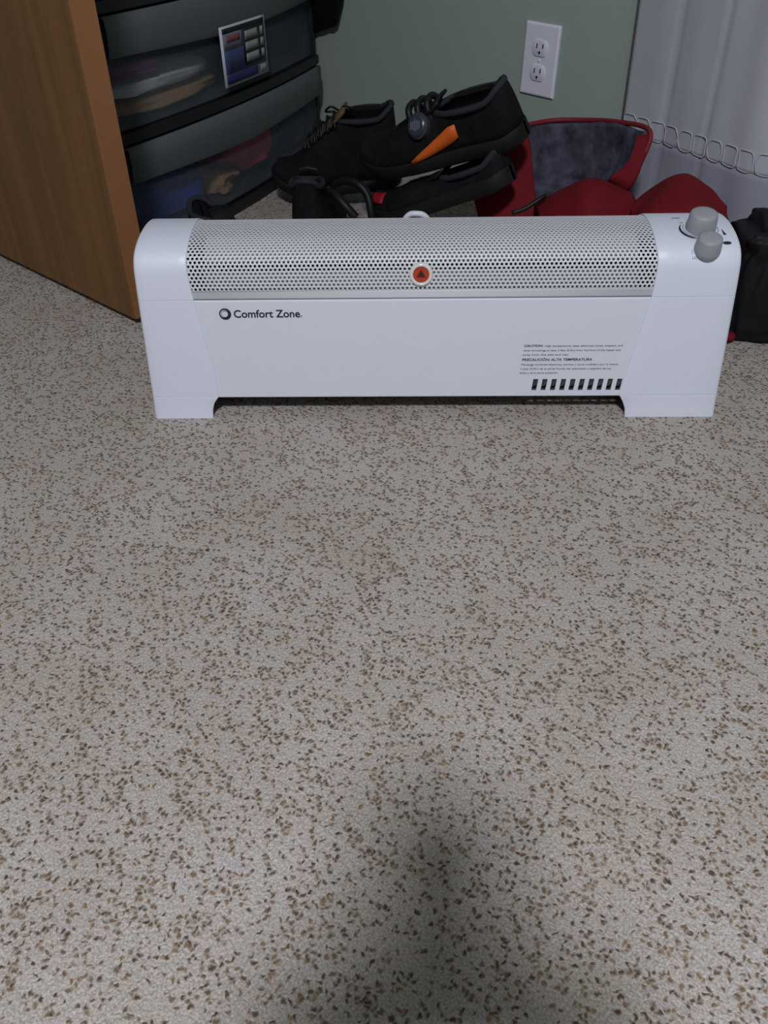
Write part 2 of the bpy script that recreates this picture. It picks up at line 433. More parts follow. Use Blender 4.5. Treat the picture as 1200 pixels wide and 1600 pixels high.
# front panel with the row of slots
b = MB()
slots = []
for k in range(10):
    x0 = .1312+k*.0122; slots.append((x0, x0+.0064))
za, zb = .0392, .0552; sa, sb = s_of(za), s_of(zb)
def pq(x, s): return hp(x, s, .0006)
ptop = s_seam-.0006
sl = .0016
xb = [XL]+[x for p_ in slots for x in p_]+[XR]; xt = [XL]+[x+sl for p_ in slots for x in p_]+[XR]
b.grid([[pq(x, s) for x in xb] for s in [s_bot+(sa-s_bot)*k/2 for k in range(3)]])
b.grid([[pq(x, s) for x in xt] for s in [sb+(ptop-.002-sb)*k/24 for k in range(25)]])
b.grid([[hp(x, ptop-.002+d, .0006-e) for x in xt] for d, e in ((0, 0), (.001, .0003), (.0017, .0010), (.002, .002), (.002, .005))])
b.grid([[hp(x, s_bot-d, .0006-e) for x in xb] for d, e in ((0, 0), (.001, .0004), (.0015, .0015), (.0015, .012))])
for k in range(0, len(xb), 2):
    b.grid([[pq(xb[q]+(xt[q]-xb[q])*t/4, sa+(sb-sa)*t/4) for q in (k, k+1)] for t in range(5)])
pan = b.build('front_panel', M['white'], heater, smooth=False)
# slot louvres behind
b = MB()
for x0, x1 in slots:
    b.add([hp(x0-.001, sa-.002, -.009), hp(x0+.0068, sa+.006, -.0025), hp(x0+.0068+sl, sb+.001, -.0015), hp(x0-.001+sl, sb+.001, -.0015)], [[0, 1, 2, 3]])
b.build('louvres', M['innerdark'], pan, smooth=False)
# inner casing: back, reflectors, floor of the casing
b = MB()
b.grid([[hp(x, s_of(.19, False)+(S_TOT-.035-s_of(.19, False))*k/6, -.0005) for x in (-.37, .37)] for k in range(7)])
b.build('rear_panel', M['white'], heater, solid=.0008)
b = MB()
ys = [(.0155, .160), (.0160, .180), (.0175, .1975), (.0182, .2005)]
b.grid([[V((x, y, z)) for x in (-.284, .250)] for y, z in ys])
b.grid([[V((x, y, z)) for x in (-.284, .250)] for y, z in ((.0245, .2095), (.032, .2175), (.042, .2225), (.056, .2265), (.080, .2285), (.100, .2275))])
b.build('reflector', M['inner'], heater, solid=.0008, angle=40)
b = MB()
b.grid([[V((x, y, z)) for x in (-.33, .30)] for y, z in ((.04, .04), (.10, .10), (.135, .19))])
b.grid([[V((x, y, z)) for x in (-.33, .30)] for y, z in ((.012, .034), (.15, .034))])
b.build('heat_baffle', M['innerdark'], heater, solid=.0008)
b = MB()
for k in range(3): b.tube([(-.28, .075+.018*k, .155), (.245, .075+.018*k, .155)], .004, 8)
for k in range(70): b.box((-.275+k*.0075, .062, .148), (-.2744+k*.0075, .125, .166))
b.build('heating_element', M['innerdark'], heater)
# badge
sB = s_of(.1968); y, z, ny, nz = prof_at(sB)
nB = V((0, ny, nz)); BT = Matrix.Translation(hp(-.0155, sB)) @ nB.to_track_quat('Z', 'Y').to_matrix().to_4x4()
bd = MB().lathe([(.0098, .0012), (.0102, .0030), (.0120, .0036), (.0138, .0026), (.0148, .0002), (.0148, -.001)], BT, 48).build('warning_badge', M['ring'], heater)
MB().lathe([(0, .0014), (.0100, .0014), (.0102, .0010)], BT, 40).build('badge_disc', M['badge'], bd, smooth=False)
yv = BT.to_3x3().inverted() @ V((0, 0, 1)); a0 = math.atan2(yv.y, yv.x)
tri = lambda r, a, h: [BT @ V((r*math.cos(a+a0), r*math.sin(a+a0), h))]
b = MB(); A = [0, 2*math.pi/3, -2*math.pi/3]
vs = [tri(.0064, a, .0016)[0] for a in A]+[tri(.0064, a, .0019)[0] for a in A]
b.add(vs, [[0, 1, 2], [3, 4, 5], [0, 1, 4, 3], [1, 2, 5, 4], [2, 0, 3, 5]])
b.build('badge_symbol', mat('badge_symbol', rgb(62, 24, 22), .5), bd, smooth=False)
# lettering on the front panel
def panel_T(x, z, off=.0009):
    s = s_of(z); y, zz, ny, nz = prof_at(s); n = V((0, ny, nz)); X = V((1, 0, 0)); Y = n.cross(X)
    p = hp(x, s, off)
    return Matrix(((X.x, Y.x, n.x, p.x), (X.y, Y.y, n.y, p.y), (X.z, Y.z, n.z, p.z), (0, 0, 0, 1)))
def fit_text(name, body, x, z, width, height, m, **k):
    c = bpy.data.curves.new('t', 'FONT'); c.body = body; c.size = 1; t = bpy.data.objects.new('t', c); COL.objects.link(t)
    bpy.context.view_layer.update(); w_ = t.dimensions.x; bpy.data.objects.remove(t, do_unlink=True)
    size = height/.70
    return text_mesh(name, body, size, m, pan, panel_T(x, z), sx=width/(w_*size), **k)
fit_text('brand_lettering', 'Comfort Zone', -.2527, .1435, .0835, .0098, M['ink'], bold=.00025)
fit_text('lettering', '®', -.1678, .1435, .0022, .0022, M['inkgrey'])
T = panel_T(-.2633, .1483)
b = MB()
for r0, r1, cx, cy in ((.0052, .0076, 0, 0), (.0040, .0047, -.0004, -.0002)):
    rg = [[T @ V((r*math.cos(t*math.pi/20)+cx*(r == r0)+(.0007 if r == r0 and r0 > .005 else 0)*-1, r*math.sin(t*math.pi/20)+(.0004 if r == r0 and r0 > .005 else 0), .0002)) for t in range(40)] for r in (r0, r1)]
    b.grid(rg, close_v=True)
b.build('brand_emblem', M['ink'], pan, smooth=False)
L = [('CAUTION:', .1170, .1010, .0240, .0030, 'ink', .00008), ('High temperature, keep electrical cords, drapery, and', .1435, .1010, .0990, .0026, 'inkgrey', 0),
     ('other furnishings at least 3 feet (0.9m) from the front of the heater and', .1165, .0948, .1240, .0026, 'inkgrey', 0),
     ('away from the side and rear.', .1160, .0888, .0600, .0026, 'inkgrey', 0),
     ('PRECAUCIÓN: ALTA TEMPERATURA', .1155, .0815, .0900, .0034, 'ink', .00008),
     ('Mantenga cordones eléctricos, cortinas y otros muebles a por lo menos', .1150, .0750, .1250, .0026, 'inkgrey', 0),
     ('3 pies (0.9m) de la parte frontal del calentador y alejados de los', .1145, .0690, .1170, .0026, 'inkgrey', 0),
     ('lados y de la parte posterior.', .1140, .0632, .0500, .0026, 'inkgrey', 0)]
for body, x, z, w_, h_, mm, bo in L: fit_text('lettering', body, x, z, w_, h_, M[mm], bold=bo, shear=.15 if bo else 0)
# knobs on the right cap
def top_T(x, y, off=.0022):
    best = min(range(20, len(FP)), key=lambda i: abs(FP[i].x-y)+(0 if FP[i].y > .2 else 9))
    yy, zz, ny, nz = prof_at(arc[best]); n = V((0, ny, nz)); X = V((1, 0, 0)); Y = n.cross(X); p = V((x, yy, zz))+n*off
    return Matrix(((X.x, Y.x, n.x, p.x), (X.y, Y.y, n.y, p.y), (X.z, Y.z, n.z, p.z), (0, 0, 0, 1)))
def knob(x, y, r, h, tilt):
    T = top_T(x, y) @ Matrix.Rotation(tilt, 4, 'X')
    q = MB().lathe([(r*.9, -.004), (r*.98, 0), (r*.98, .002), (r*.90, h*.80), (r*.86, h*.93), (r*.74, h), (r*.4, h*1.02), (0, h*1.02)], T, 40)
    k = q.build('control_knob', M['grey'], capR, angle=50)
    return T, k
T1, k1 = knob(.3270, .057, .0186, .0220, math.radians(2))
T2, k2 = knob(.3285, .0215, .0162, .0185, math.radians(-26))
b = MB()
TT = top_T(.3270, .057)
def arc_band(Tm, r0, r1, a, c, n=24):
    P = [[Tm @ V((r*math.cos(math.radians(a+(c-a)*k/n)), r*math.sin(math.radians(a+(c-a)*k/n)), .0003)) for r in (r0+(r1-r0)*(0 if False else .0), r0+(r1-r0)*math.sin(math.pi*(k+.5)/(n+1)))] for k in range(n+1)]
    return P
b.grid(arc_band(TT, .0238, .0270, 150, 262))
b.grid([[TT @ V((r*math.cos(math.radians(a)), r*math.sin(math.radians(a)), .0003)) for r in (.0208, .0214)] for a in range(150, 400, 6)])
TS = top_T(.3530, .047)
b.build('dial_scale', M['ink'], capR, smooth=False)
b = MB(); q = [TS @ V((x, y, .0003)) for x, y in ((-.0012, -.004), (.0026, -.0035), (-.0012, .009))]; b.add(q, [[0, 1, 2]])
TS = top_T(.3535, .030)
b.add([TS @ V((.0052*math.cos(t*math.pi/10), .0026*math.sin(t*math.pi/10), .0003)) for t in range(20)], [list(range(20))])
b.build('indicator_marks', M['ink'], capR, smooth=False)
for body, x, y, sz in (('OFF', .2990, .0850, .006), ('HI', .3050, .072, .0045), ('LO', .3110, .016, .0045), ('|', .3100, .020, .006)):
    text_mesh('lettering', body, sz, M['inkgrey'], capR, top_T(x, y, .0024))
# power cord rising behind the heater
pts = catmull([V((-.07, .158, .06)), V((-.055, .176, .15)), V((-.038, .182, .202)), V((-.022, .180, .2135)), V((-.002, .180, .200)), V((.022, .188, .12)), V((.05, .22, .02)), V((.10, .26, .0045)), V((.20, .27, .0045)), V((.27, .23, .0045))], 10)
cord = MB().tube(pts, .0042, 10).build('power_cord', M['cord'], heater)
b = MB(); T = Matrix.Translation((.285, .222, .012)) @ Matrix.Rotation(math.radians(-35), 4, 'Z')
b.box((-.022, -.013, -.010), (.012, .013, .010), T); b.box((.012, -.008, -.003), (.028, -.0065, .003), T); b.box((.012, .0065, -.003), (.028, .008, .003), T)
b.build('plug', M['cord'], cord, smooth=False, bevel=.003)

# ------------------------------------------------------------------ plastic drawer cart
k_ = 1.05
R0 = CAMP+(at(496, 98, 2.13)-CAMP)*k_; R0.z = 0
bu = V((-.416, -.909, 0)).normalized(); bn = V((-bu.y, bu.x, 0))
if bn.x < 0: bn = -bn                                    # out of the drawer fronts, towards camera-right
CT = Matrix(((bu.x, bn.x, 0, R0.x), (bu.y, bn.y, 0, R0.y), (0, 0, 1, 0), (0, 0, 0, 1)))
cart = empty('drawer_cart', M4=CT)
tag(cart, 'wide cart of grey translucent plastic drawers with black frame beside the oak door', 'drawers')
CL, CDp, BOW = .745, .33, .026
def cf(x, d, z):                                          # point d in front of the bowed front line
    t = x/CL; return V((x, BOW*(1-(2*t-1)**2)+d, z))
levels = [(.030, .2085), (.228, .408), (.427, .600)]
b = MB()
def shelf(z0, z1, d=.004):
    N = 24
    fr = [cf(CL*i/N, d, 0) for i in range(N+1)]
    lo_ = [V((p.x, p.y, z0)) for p in fr]+[V((CL, -CDp, z0)), V((0, -CDp, z0))]
    hi_ = [V((p.x, p.y, z1)) for p in fr]+[V((CL, -CDp, z1)), V((0, -CDp, z1))]
    n = len(lo_); base = len(b.v); b.v += lo_+hi_
    b.f.append([base+i for i in range(n)]); b.f.append([base+n+i for i in range(n)])
    for i in range(n): b.f.append([base+i, base+(i+1) % n, base+n+(i+1) % n, base+n+i])
shelf(.0, .022, -.006); shelf(.2095, .2265); shelf(.409, .426); shelf(.602, .622)
for x0, x1 in ((0.0, .006), (CL-.006, CL)):
    b.box((x0, -CDp, .02), (x1, -.004, .604))
b.box((0, -CDp, .02), (CL, -CDp+.004, .604))
b.build('frame', M['blackp'], cart, smooth=False, angle=30)
for z0, z1 in levels:
    N = 24; zl = z0+(z1-z0)*.64
    b = MB()
    x_ = [.010+(CL-.02)*i/N for i in range(N+1)]
    b.grid([[cf(x, -.006, z) for x in x_] for z in (z0+.002, zl, z1-.006)])
    b.grid([[cf(x_[0], -.006, z), V((x_[0], -CDp+.02, z))] for z in (z0+.002, z1-.012)])
    b.grid([[cf(x_[-1], -.006, z), V((x_[-1], -CDp+.02, z))] for z in (z0+.002, z1-.012)])
    b.grid([[cf(x, -.006, z0+.002), V((x, -CDp+.02, z0+.002))] for x in x_])
    b.grid([[V((x, -CDp+.02, z)) for x in (x_[0], x_[-1])] for z in (z0+.002, z1-.012)])
    dr = b.build('drawer', M['drawer'], cart, solid=.002, angle=40)
    b = MB()
    pr = [(-.004, z1-.004), (.006, z1-.003), (.011, z1-.008), (.012, z1-.03), (.009, zl+.008), (.006, zl), (-.001, zl-.001)]
    # the lip dips towards the middle
    def dip(x, z): 
        t = x/CL; return z-(.010*max(0, 1-abs(t-.5)*2.4) if z < zl+.02 else 0)
    b.grid([[cf(x, d, dip(x, z)) for x in x_] for d, z in pr])
    b.build('handle_lip', M['lip'], dr, solid=.002, angle=50)
# product label on the middle drawer
def cart_pt(px, py, d=0):
    dd = FW+CR*((px-600)/F)-CU*((py-800)/F); nrm = bn
    P0 = CT @ V((.4, BOW*.9+d, 0)); t = (P0-CAMP).dot(nrm)/dd.dot(nrm); return CT.inverted() @ (CAMP+dd*t)
def lab_pt(u, v, d=.0135):
    x = .452-.167*u; z = .2465+.103*v; q = cf(x, d, z); return q
lab_root = None
def lab_patch(name, u0, v0, u1, v1, m, d, parent, n=8):
    b = MB().grid([[lab_pt(u0+(u1-u0)*i/n, v, d) for i in range(n+1)] for v in (v0, v1)])
    return b.build(name, m, parent, solid=.0002, offset=1)
ml = lambda n, c: mat(n, c, .4, .4)
d0 = .0125
lab = lab_patch('sticker', 0, 0, 1, 1, ml('sticker_white', rgb(190, 190, 200)), d0, dr if False else [c for c in cart.children if c.name.startswith('drawer')][1])
lab['label'] = 'printed sticker showing a small black shelf unit'
lab_patch('sticker_print', .05, .20, .96, .96, ml('sticker_blue', rgb(72, 80, 128)), d0+.0004, lab)
lab_patch('sticker_print', .05, .04, .74, .19, ml('sticker_navy', rgb(36, 38, 92)), d0+.0008, lab)
lab_patch('sticker_print', .05, .88, .96, .96, ml('sticker_black', rgb(26, 26, 30)), d0+.0008, lab)
lab_patch('sticker_print', .05, .60, .46, .87, ml('sticker_grey', rgb(112, 112, 130)), d0+.0008, lab)
lab_patch('sticker_print', .12, .72, .40, .84, ml('sticker_red', rgb(132, 72, 84)), d0+.0012, lab)
lab_patch('sticker_print', .46, .26, .95, .90, ml('sticker_black', rgb(26, 26, 30)), d0+.0012, lab)
for k in range(3): lab_patch('sticker_print', .50, .31+k*.19, .80, .45+k*.19, ml('sticker_pale', rgb(140, 142, 142)), d0+.0016, lab)
for k in range(3): lab_patch('sticker_print', .85, .31+k*.19, .92, .45+k*.19, ml('sticker_pale', rgb(150, 152, 152)), d0+.0016, lab)
lab_patch('sticker_print', .80, .04, .94, .18, ml('sticker_pale', rgb(140, 142, 156)), d0+.0008, lab)
# clothes inside the drawers
def wad(name, label, x0, x1, y0, y1, z0, z1, m, seed, amp=.25, group=None):
    bm = bmesh.new(); bmesh.ops.create_icosphere(bm, subdivisions=4, radius=1)
    for q in bm.verts:
        c = q.co.copy(); e = c.copy()
        for i in range(3): e[i] = math.copysign(abs(c[i])**.6, c[i])
        n1 = noise.noise(c*1.8+V((seed, 0, 0)))*amp+abs(noise.noise(c*4+V((0, seed, 0))))*amp*.6-amp*.2
        e = e*(1+n1)*.86
        e = V((max(-1, min(1, e.x)), max(-1, min(1, e.y)), max(-1, min(1, e.z))))
        q.co = V(((x0+x1)/2+e.x*(x1-x0)/2, (y0+y1)/2+e.y*(y1-y0)/2, (z0+z1)/2+e.z*(z1-z0)/2))
    me_ = bpy.data.meshes.new(name); bm.to_mesh(me_); bm.free()
    o = link(name, me_, m, mw=CT); tag(o, label, 'clothing', group); return o
wad('folded_garment', 'blue folded clothing seen dimly in the lowest drawer, beside the door', .47, .72, -.20, .005, .036, .125, M['cloth_blue'], 1)
wad('folded_garment', 'pink garment in the lowest drawer, seen through the grey plastic', .20, .37, -.16, .010, .042, .150, M['cloth_pink'], 2)
wad('folded_garment', 'crumpled pale tan cloth between pink and blue clothes in the lowest drawer', 0.375, .465, -.12, .012, .034, .080, M['cloth_tan'], 3, .4)
wad('folded_garment', 'dark navy garment at the right end of the lowest drawer', .025, .19, -.16, 0, .036, .135, M['cloth_navy'], 4)
wad('folded_garment', 'white folded cloth in the middle drawer, under the magenta garment', .36, .73, -.20, .008, .262, .298, M['cloth_white'], 5, .12)
wad('folded_garment', 'tan folded cloth at the bottom of the middle drawer', .33, .72, -.20, .008, .234, .264, M['cloth_tan'], 6, .12)
wad('folded_garment', 'magenta garment on top of the white cloth in the middle drawer', .56, .72, -.10, .002, .299, .325, M['cloth_magenta'], 7)
wad('folded_garment', 'navy garment at the back of the middle drawer behind the sticker', .06, .50, -.28, -.205, .236, .375, M['cloth_navy'], 8)
wad('folded_garment', 'blue garment in the topmost visible drawer', .40, .70, -.25, -.01, .434, .54, M['cloth_navy'], 9)

# black bag between cart and wall, top of frame
def blob(name, c, ax, m, seed=0, amp=.15, p=.75, T=None, parent=None, sub=4):
    bm = bmesh.new(); bmesh.ops.create_icosphere(bm, subdivisions=sub, radius=1)
    for q in bm.verts:
        d = q.co.copy(); e = V([math.copysign(abs(d[i])**p, d[i]) for i in range(3)])
        e *= 1+noise.noise(d*1.6+V((seed, 0, 0)))*amp+noise.noise(d*4+V((0, seed, 0)))*amp*.35
        q.co = V((c[0]+e.x*ax[0], c[1]+e.y*ax[1], c[2]+e.z*ax[2]))
    me_ = bpy.data.meshes.new(name); bm.to_mesh(me_); bm.free()
    return link(name, me_, m, parent, mw=T)
hb = blob('hanging_bag', (-.602, -.0165, .44), (.087, .015, .170), M['blackbag'], 3, .10, .8, ROOM)
MB().tube(catmull([V((-.65, -.012, .57)), V((-.63, -.006, .72)), V((-.602, -.005, .80)), V((-.575, -.006, .72)), V((-.555, -.012, .57))], 8), .004, 8).build('strap', M['blackl'], hb)
MB().lathe([(.004, 0), (.004, .018), (.009, .020), (.009, .024), (0, .025)], Matrix.Translation((-.602, 0, .795)) @ Euler((math.pi/2, 0, 0)).to_matrix().to_4x4(), 12).build('hook', M['blackp'], hb)
tag(hb, 'dark rounded bag against the green wall behind the plastic drawers', 'bag')

# ------------------------------------------------------------------ shoes
def sm(t, a, b): t = max(0, min(1, (t-a)/(b-a))); return t*t*(3-2*t)
def make_shoe(name, T, label, Ln=.29, W=.050, Hc=.105, style='trainer', collar='lining', group=None, laces=5):
    root = empty(name, M4=T); tag(root, label, 'shoe', group)
    def hw(t):                                            # half width of the sole, heel (0) to toe (1)
        a = .66+.34*sm(t, .25, .70); k = 1
        if t < .12: k = math.sqrt(max(0, 1-((.12-t)/.12)**2))
        if t > .72: k = math.sqrt(max(0, 1-((t-.72)/.28)**2))
        return W*a*k
    def cy(t): return .006*math.sin(t*math.pi*1.2)
    def spring(t): return .014*sm(t, .72, 1)**2+.004*(1-sm(t, 0, .1))
    def top(t):                                           # height of the upper's ridge
        return .026+(Hc-.026)*(1-sm(t, .30, .95))**1.0*(1 if t > .0 else 1)+.020*sm(t, .3, .7)*(1-sm(t, .93, 1.0))
    N = 48
    b = MB(); rings = []
    for i in range(N+1):
        t = i/N; t = .5-.5*math.cos(math.pi*t)
        h, c, z = hw(t)+.003, cy(t), spring(t)
        rings.append([V((t*Ln, c-h*.92, z)), V((t*Ln, c-h, z+.004)), V((t*Ln, c-h*1.0, z+.022)), V((t*Ln, c-h*.90, z+.026)),
                      V((t*Ln, c+h*.90, z+.026)), V((t*Ln, c+h*1.0, z+.022)), V((t*Ln, c+h, z+.004)), V((t*Ln, c+h*.92, z))])
    b.grid(rings, close_v=True); b.build('sole', M['sole'], root, angle=50)
    # upper: two halves from the sole edge to the ridge or the collar rim
    def rim(t):
        if t < .02: return 0
        return .030*math.sqrt(max(0, 1-((t-.22)/.205)**2)) if abs(t-.22) < .205 else 0
    b = MB(); K = 9; ends = []
    for side in (-1, 1):
        P = []
        for i in range(N+1):
            t = .012+.976*(.5-.5*math.cos(math.pi*i/N)); h, c, z0 = hw(t)-.001, cy(t), spring(t)+.022
            zt = spring(t)+top(t)+(.012*(1-sm(t, .02, .12)) if t < .12 else 0); r = min(rim(t), h*.8)
            row_ = []
            for k in range(K+1):
                a = k/K*math.pi/2
                bul = math.cos(a)**.8; y = r+(h*1.02-r)*bul; z = z0+(zt-z0)*math.sin(a)**.85
                if r > .004: y = h*(1-k/K)**.6*.35+ (r+(h-r)*bul)*.65+.0 if k < K else r
                row_.append(V((t*Ln, c+side*y, z)))
            P.append(row_)
        b.grid(P); ends.append((P[0], P[-1]))
    for e in (0, 1): b.grid([[p_.lerp(q_, k/4) for k in range(5)] for p_, q_ in zip(ends[0][e], ends[1][e])])
    b.build('upper', M['blacks'], root, solid=.004, offset=-1, angle=60)
    # padded collar ring
    pts = []
    for a in range(33):
        t = .22+.200*math.cos(a*2*math.pi/32); s = math.sin(a*2*math.pi/32)
        zt = spring(t)+top(t)+(.012*(1-sm(t, .02, .12)) if t < .12 else 0)
        pts.append(V((t*Ln, cy(t)+s*.0300, zt-.001)))
    b = MB().tube(pts, .0052, 8, caps=False); b.build('collar', M[collar], root)
    MB().grid([[V((t*Ln, cy(t)+s*hw(t)*.8, .034)) for s in (-1, 1)] for t in [.03+i*.05 for i in range(13)]]).build('insole', M['lining'], root)
    # tongue
    tp = [[V((x*Ln, cy(x)+s*.020*(1-.3*abs(x-.45)), spring(x)+z-abs(s)*.004)) for s in (-1, -.5, 0, .5, 1)] for x, z in ((.36, top(.30)+.022), (.42, top(.40)+.010), (.52, top(.50)+.003), (.66, top(.66)+.002))]
    MB().grid([catmull(r, 3) for r in tp]).build('tongue', M['blackl'], root, solid=.005)
    if style == 'trainer':
        b = MB()
        for k in range(laces):
            x = .43+k*.055; z = spring(x)+top(x)+.006
            b.tube(catmull([V((x*Ln, cy(x)-.026, z-.012)), V(((x+.01)*Ln, cy(x)-.012, z+.001)), V(((x+.02)*Ln, cy(x)+.012, z+.001)), V(((x+.03)*Ln, cy(x)+.026, z-.012))], 4), .0026, 6)
            b.tube(catmull([V((x*Ln, cy(x)+.026, z-.012)), V(((x+.01)*Ln, cy(x)+.012, z+.003)), V(((x+.02)*Ln, cy(x)-.012, z+.003)), V(((x+.03)*Ln, cy(x)-.026, z-.012))], 4), .0026, 6)
        b.build('laces', M['blackl'], root)
    def surf(t, k, side, off=.002):
        h, c, z0 = hw(t)-.001, cy(t), spring(t)+.022; zt = spring(t)+top(t); a = k*math.pi/2
        n = V((0, side*math.cos(a), math.sin(a))); r = min(rim(t), h*.8); bul = math.cos(a)**.8
        y = r+(h*1.02-r)*bul
        if r > .004: y = h*(1-k)**.6*.35+(r+(h-r)*bul)*.65
        return V((t*Ln, c+side*y, z0+(zt-z0)*math.sin(a)**.85))+n*off
    return root, surf, top, spring, cy
def basis(orig, xdir, zdir):
    x = V(xdir).normalized(); z = V(zdir); z = (z-x*z.dot(x)).normalized(); y = z.cross(x); o = V(orig)
    return Matrix(((x.x, y.x, z.x, o.x), (x.y, y.y, z.y, o.y), (x.z, y.z, z.z, o.z), (0, 0, 0, 1)))

# shoe tipped up on the red bag, heel high to the right
toe = at(578, 262, 1.66); heel = at(828, 214, 1.47)
L_B = (toe-heel).length
B, sf, tp_, sp_, cyf = make_shoe('hiking_shoe', basis(heel, toe-heel, V((-.05, -.38, .9))), 'black hiking shoe with orange side flash and round dial, lying on the other shoe', Ln=L_B, W=.050, Hc=.086, laces=0)
t2 = at(597, 346, 1.64); h2 = at(806, 285, 1.46)
B2, sf2, *_q = make_shoe('hiking_shoe', basis(h2, t2-h2, V((0, -.15, .9))), 'black hiking shoe squashed under the one with the orange flash', Ln=(t2-h2).length, W=.046, Hc=.046, laces=0)
side = 1 if (B.matrix_world.to_3x3() @ V((0, 1, 0))).y < 0 else -1
b = MB().grid([[sf(t, k, side, .003) for k in ks] for t, ks in ((.29, (.20, .31, .44)), (.33, (.14, .27, .42)), (.39, (.09, .19, .31)), (.46, (.05, .12, .21)), (.53, (.02, .07, .12)), (.58, (.01, .03, .05)))])
o = b.build('side_flash', M['orange'], B, solid=.0015, offset=1); o['label'] = 'orange flash along the side'
b = MB().grid([[sf2(t, k, side, .003) for k in (.35, .5, .65, .8)] for t in (.82, .86, .90, .94)])
o = b.build('toe_tag', M['redtag'], B2, solid=.0015, offset=1); o['label'] = 'small red patch near the toe'
# lace loops and closure dial on the instep
b = MB()
for x in (.43, .49, .55):
    z = sp_(x)+tp_(x)
    b.tube(catmull([V((x*L_B, -.024, z-.012)), V(((x+.01)*L_B, -.012, z+.014)), V(((x+.01)*L_B, .012, z+.014)), V((x*L_B, .024, z-.012))], 6), .0058, 8)
b.build('laces', M['blackl'], B)
p0 = sf(.49, .62, side, .003); n0_ = V((.05, side*.75, .66)).normalized()
DT_ = Matrix.Translation(p0) @ n0_.to_track_quat('Z', 'Y').to_matrix().to_4x4()
q = MB(); n = 36
prof = [(.0205, -.006), (.0208, .004), (.0178, .0052), (.0174, .0075), (.0150, .0095), (0, .0100)]
q.grid([[DT_ @ V((r*(1+(.035*(k % 2) if i in (3, 4) else 0))*math.cos(k*2*math.pi/n), r*(1+(.035*(k % 2) if i in (3, 4) else 0))*math.sin(k*2*math.pi/n), z)) for k in range(n)] for i, (r, z) in enumerate(prof)], close_v=True)
dl = q.build('closure_dial', M['dial'], B, angle=30)
b = MB()
for k in range(-2, 3): b.box((-.0008+k*.0042, -.009+abs(k)*.0016, .0098), (.0008+k*.0042, .009-abs(k)*.0016, .0106), DT_)
b.build('dial_grooves', mat('dial_print', rgb(112, 116, 132), .5), dl, smooth=False)
# shoe lying behind it, toe to the left
tA = V((-.218, 1.90, .035)); hA = V((.055, 1.86, .050))
A_, sfa, tpa, spa, cya = make_shoe('trainer_shoe', basis(hA, tA-hA, V((0, -.25, 1))), 'black trainer with dark tan tongue at the back, toe to the left, against the drawers', Ln=.275, W=.050, Hc=.150, collar='lining', laces=5)
for c_ in A_.children:
    if c_.name.startswith('tongue'): c_.data.materials[0] = M['tan']; c_['label'] = 'dark tan tongue'
bw = MB()
for s in (-1, 1):
    x = .40; z = spa(x)+tpa(x)+.010
    bw.tube(catmull([V((x*.275, 0, z)), V((x*.275+s*.014, .012, z+.016)), V((x*.275+s*.028, .006, z+.004)), V((x*.275+s*.010, 0, z))], 6), .0022, 6)
bw.build('lace_bow', M['blackl'], A_)
# low shoe in front, only its top above the heater
tC = V((-.200, 1.42, 0)); hC = V((-.335, 1.61, 0))
C_, *_r2 = make_shoe('casual_shoe', basis(hC, tC-hC, V((0, 0, 1))), 'plain black low shoe directly behind the heater, nearest the drawers', Ln=.235, W=.052, Hc=.092, laces=0)
hD = V((-.128, 1.585, 0)); tD = V((-.105, 1.79, 0))
D_, *_r3 = make_shoe('casual_shoe', basis(hD, tD-hD, V((0, 0, 1))), 'plain black shoe with a looped strap, heel towards the heater, below the trainer', Ln=.205, W=.050, Hc=.122, laces=0)
di = D_.matrix_world.inverted()
st = catmull([at(520, 292, 1.66), at(538, 283, 1.64), at(560, 288, 1.62), at(574, 305, 1.61), at(580, 330, 1.60), at(582, 350, 1.60)], 8)
MB().tube([di @ q for q in st], .0075, 8).build('loop_strap', M['blackl'], D_)
st = catmull([at(515, 300, 1.62), at(525, 306, 1.60), at(540, 322, 1.585), at(556, 340, 1.58)], 8)
MB().tube([di @ q for q in st], .008, 8).build('loop_strap', M['blackl'], D_)

# ------------------------------------------------------------------ red bag with grey lining
bag = empty('red_bag', (at(880, 330, 1.5).x, 1.5, 0)); tag(bag, 'open red canvas bag with mottled grey lining under the wall outlet', 'bag')
bag_inv = Matrix.Translation(bag.location).inverted()
def bagpart(name, ctrl, m, n=8, amp=.004, freq=14, seed=0, solid=.005, parent=None):
    P = patch(ctrl, n, amp, freq, seed)
    P = [[bag_inv @ q for q in r] for r in P]
    return MB().grid(P).build(name, m, parent or bag, solid=solid, offset=0)
# upright back flap, lining side towards us
f_top = [at(812, 200, 1.62), at(860, 191, 1.64), at(910, 190, 1.62), at(965, 193, 1.56), at(1014, 207, 1.49)]
f_mid = [at(822, 255, 1.60), at(865, 250, 1.63), at(910, 248, 1.61), at(960, 245, 1.55), at(1000, 250, 1.47)]
f_bot = [at(835, 322, 1.56), at(870, 306, 1.58), at(915, 298, 1.56), at(950, 290, 1.51), at(978, 286, 1.455)]
lin = bagpart('lining_flap', [f_top, f_mid, f_bot], M['felt'], 8, .003, 16, 2, .008)
lin['label'] = 'mottled grey lining of the upright flap'
rimpts = catmull([q+V((0, -.002, .003)) for q in f_top]+[q+V((.002, -.003, 0)) for q in (f_mid[-1], f_bot[-1])], 8)
MB().tube([bag_inv @ q for q in rimpts], .0042, 8).build('piping', M['piping'], lin)
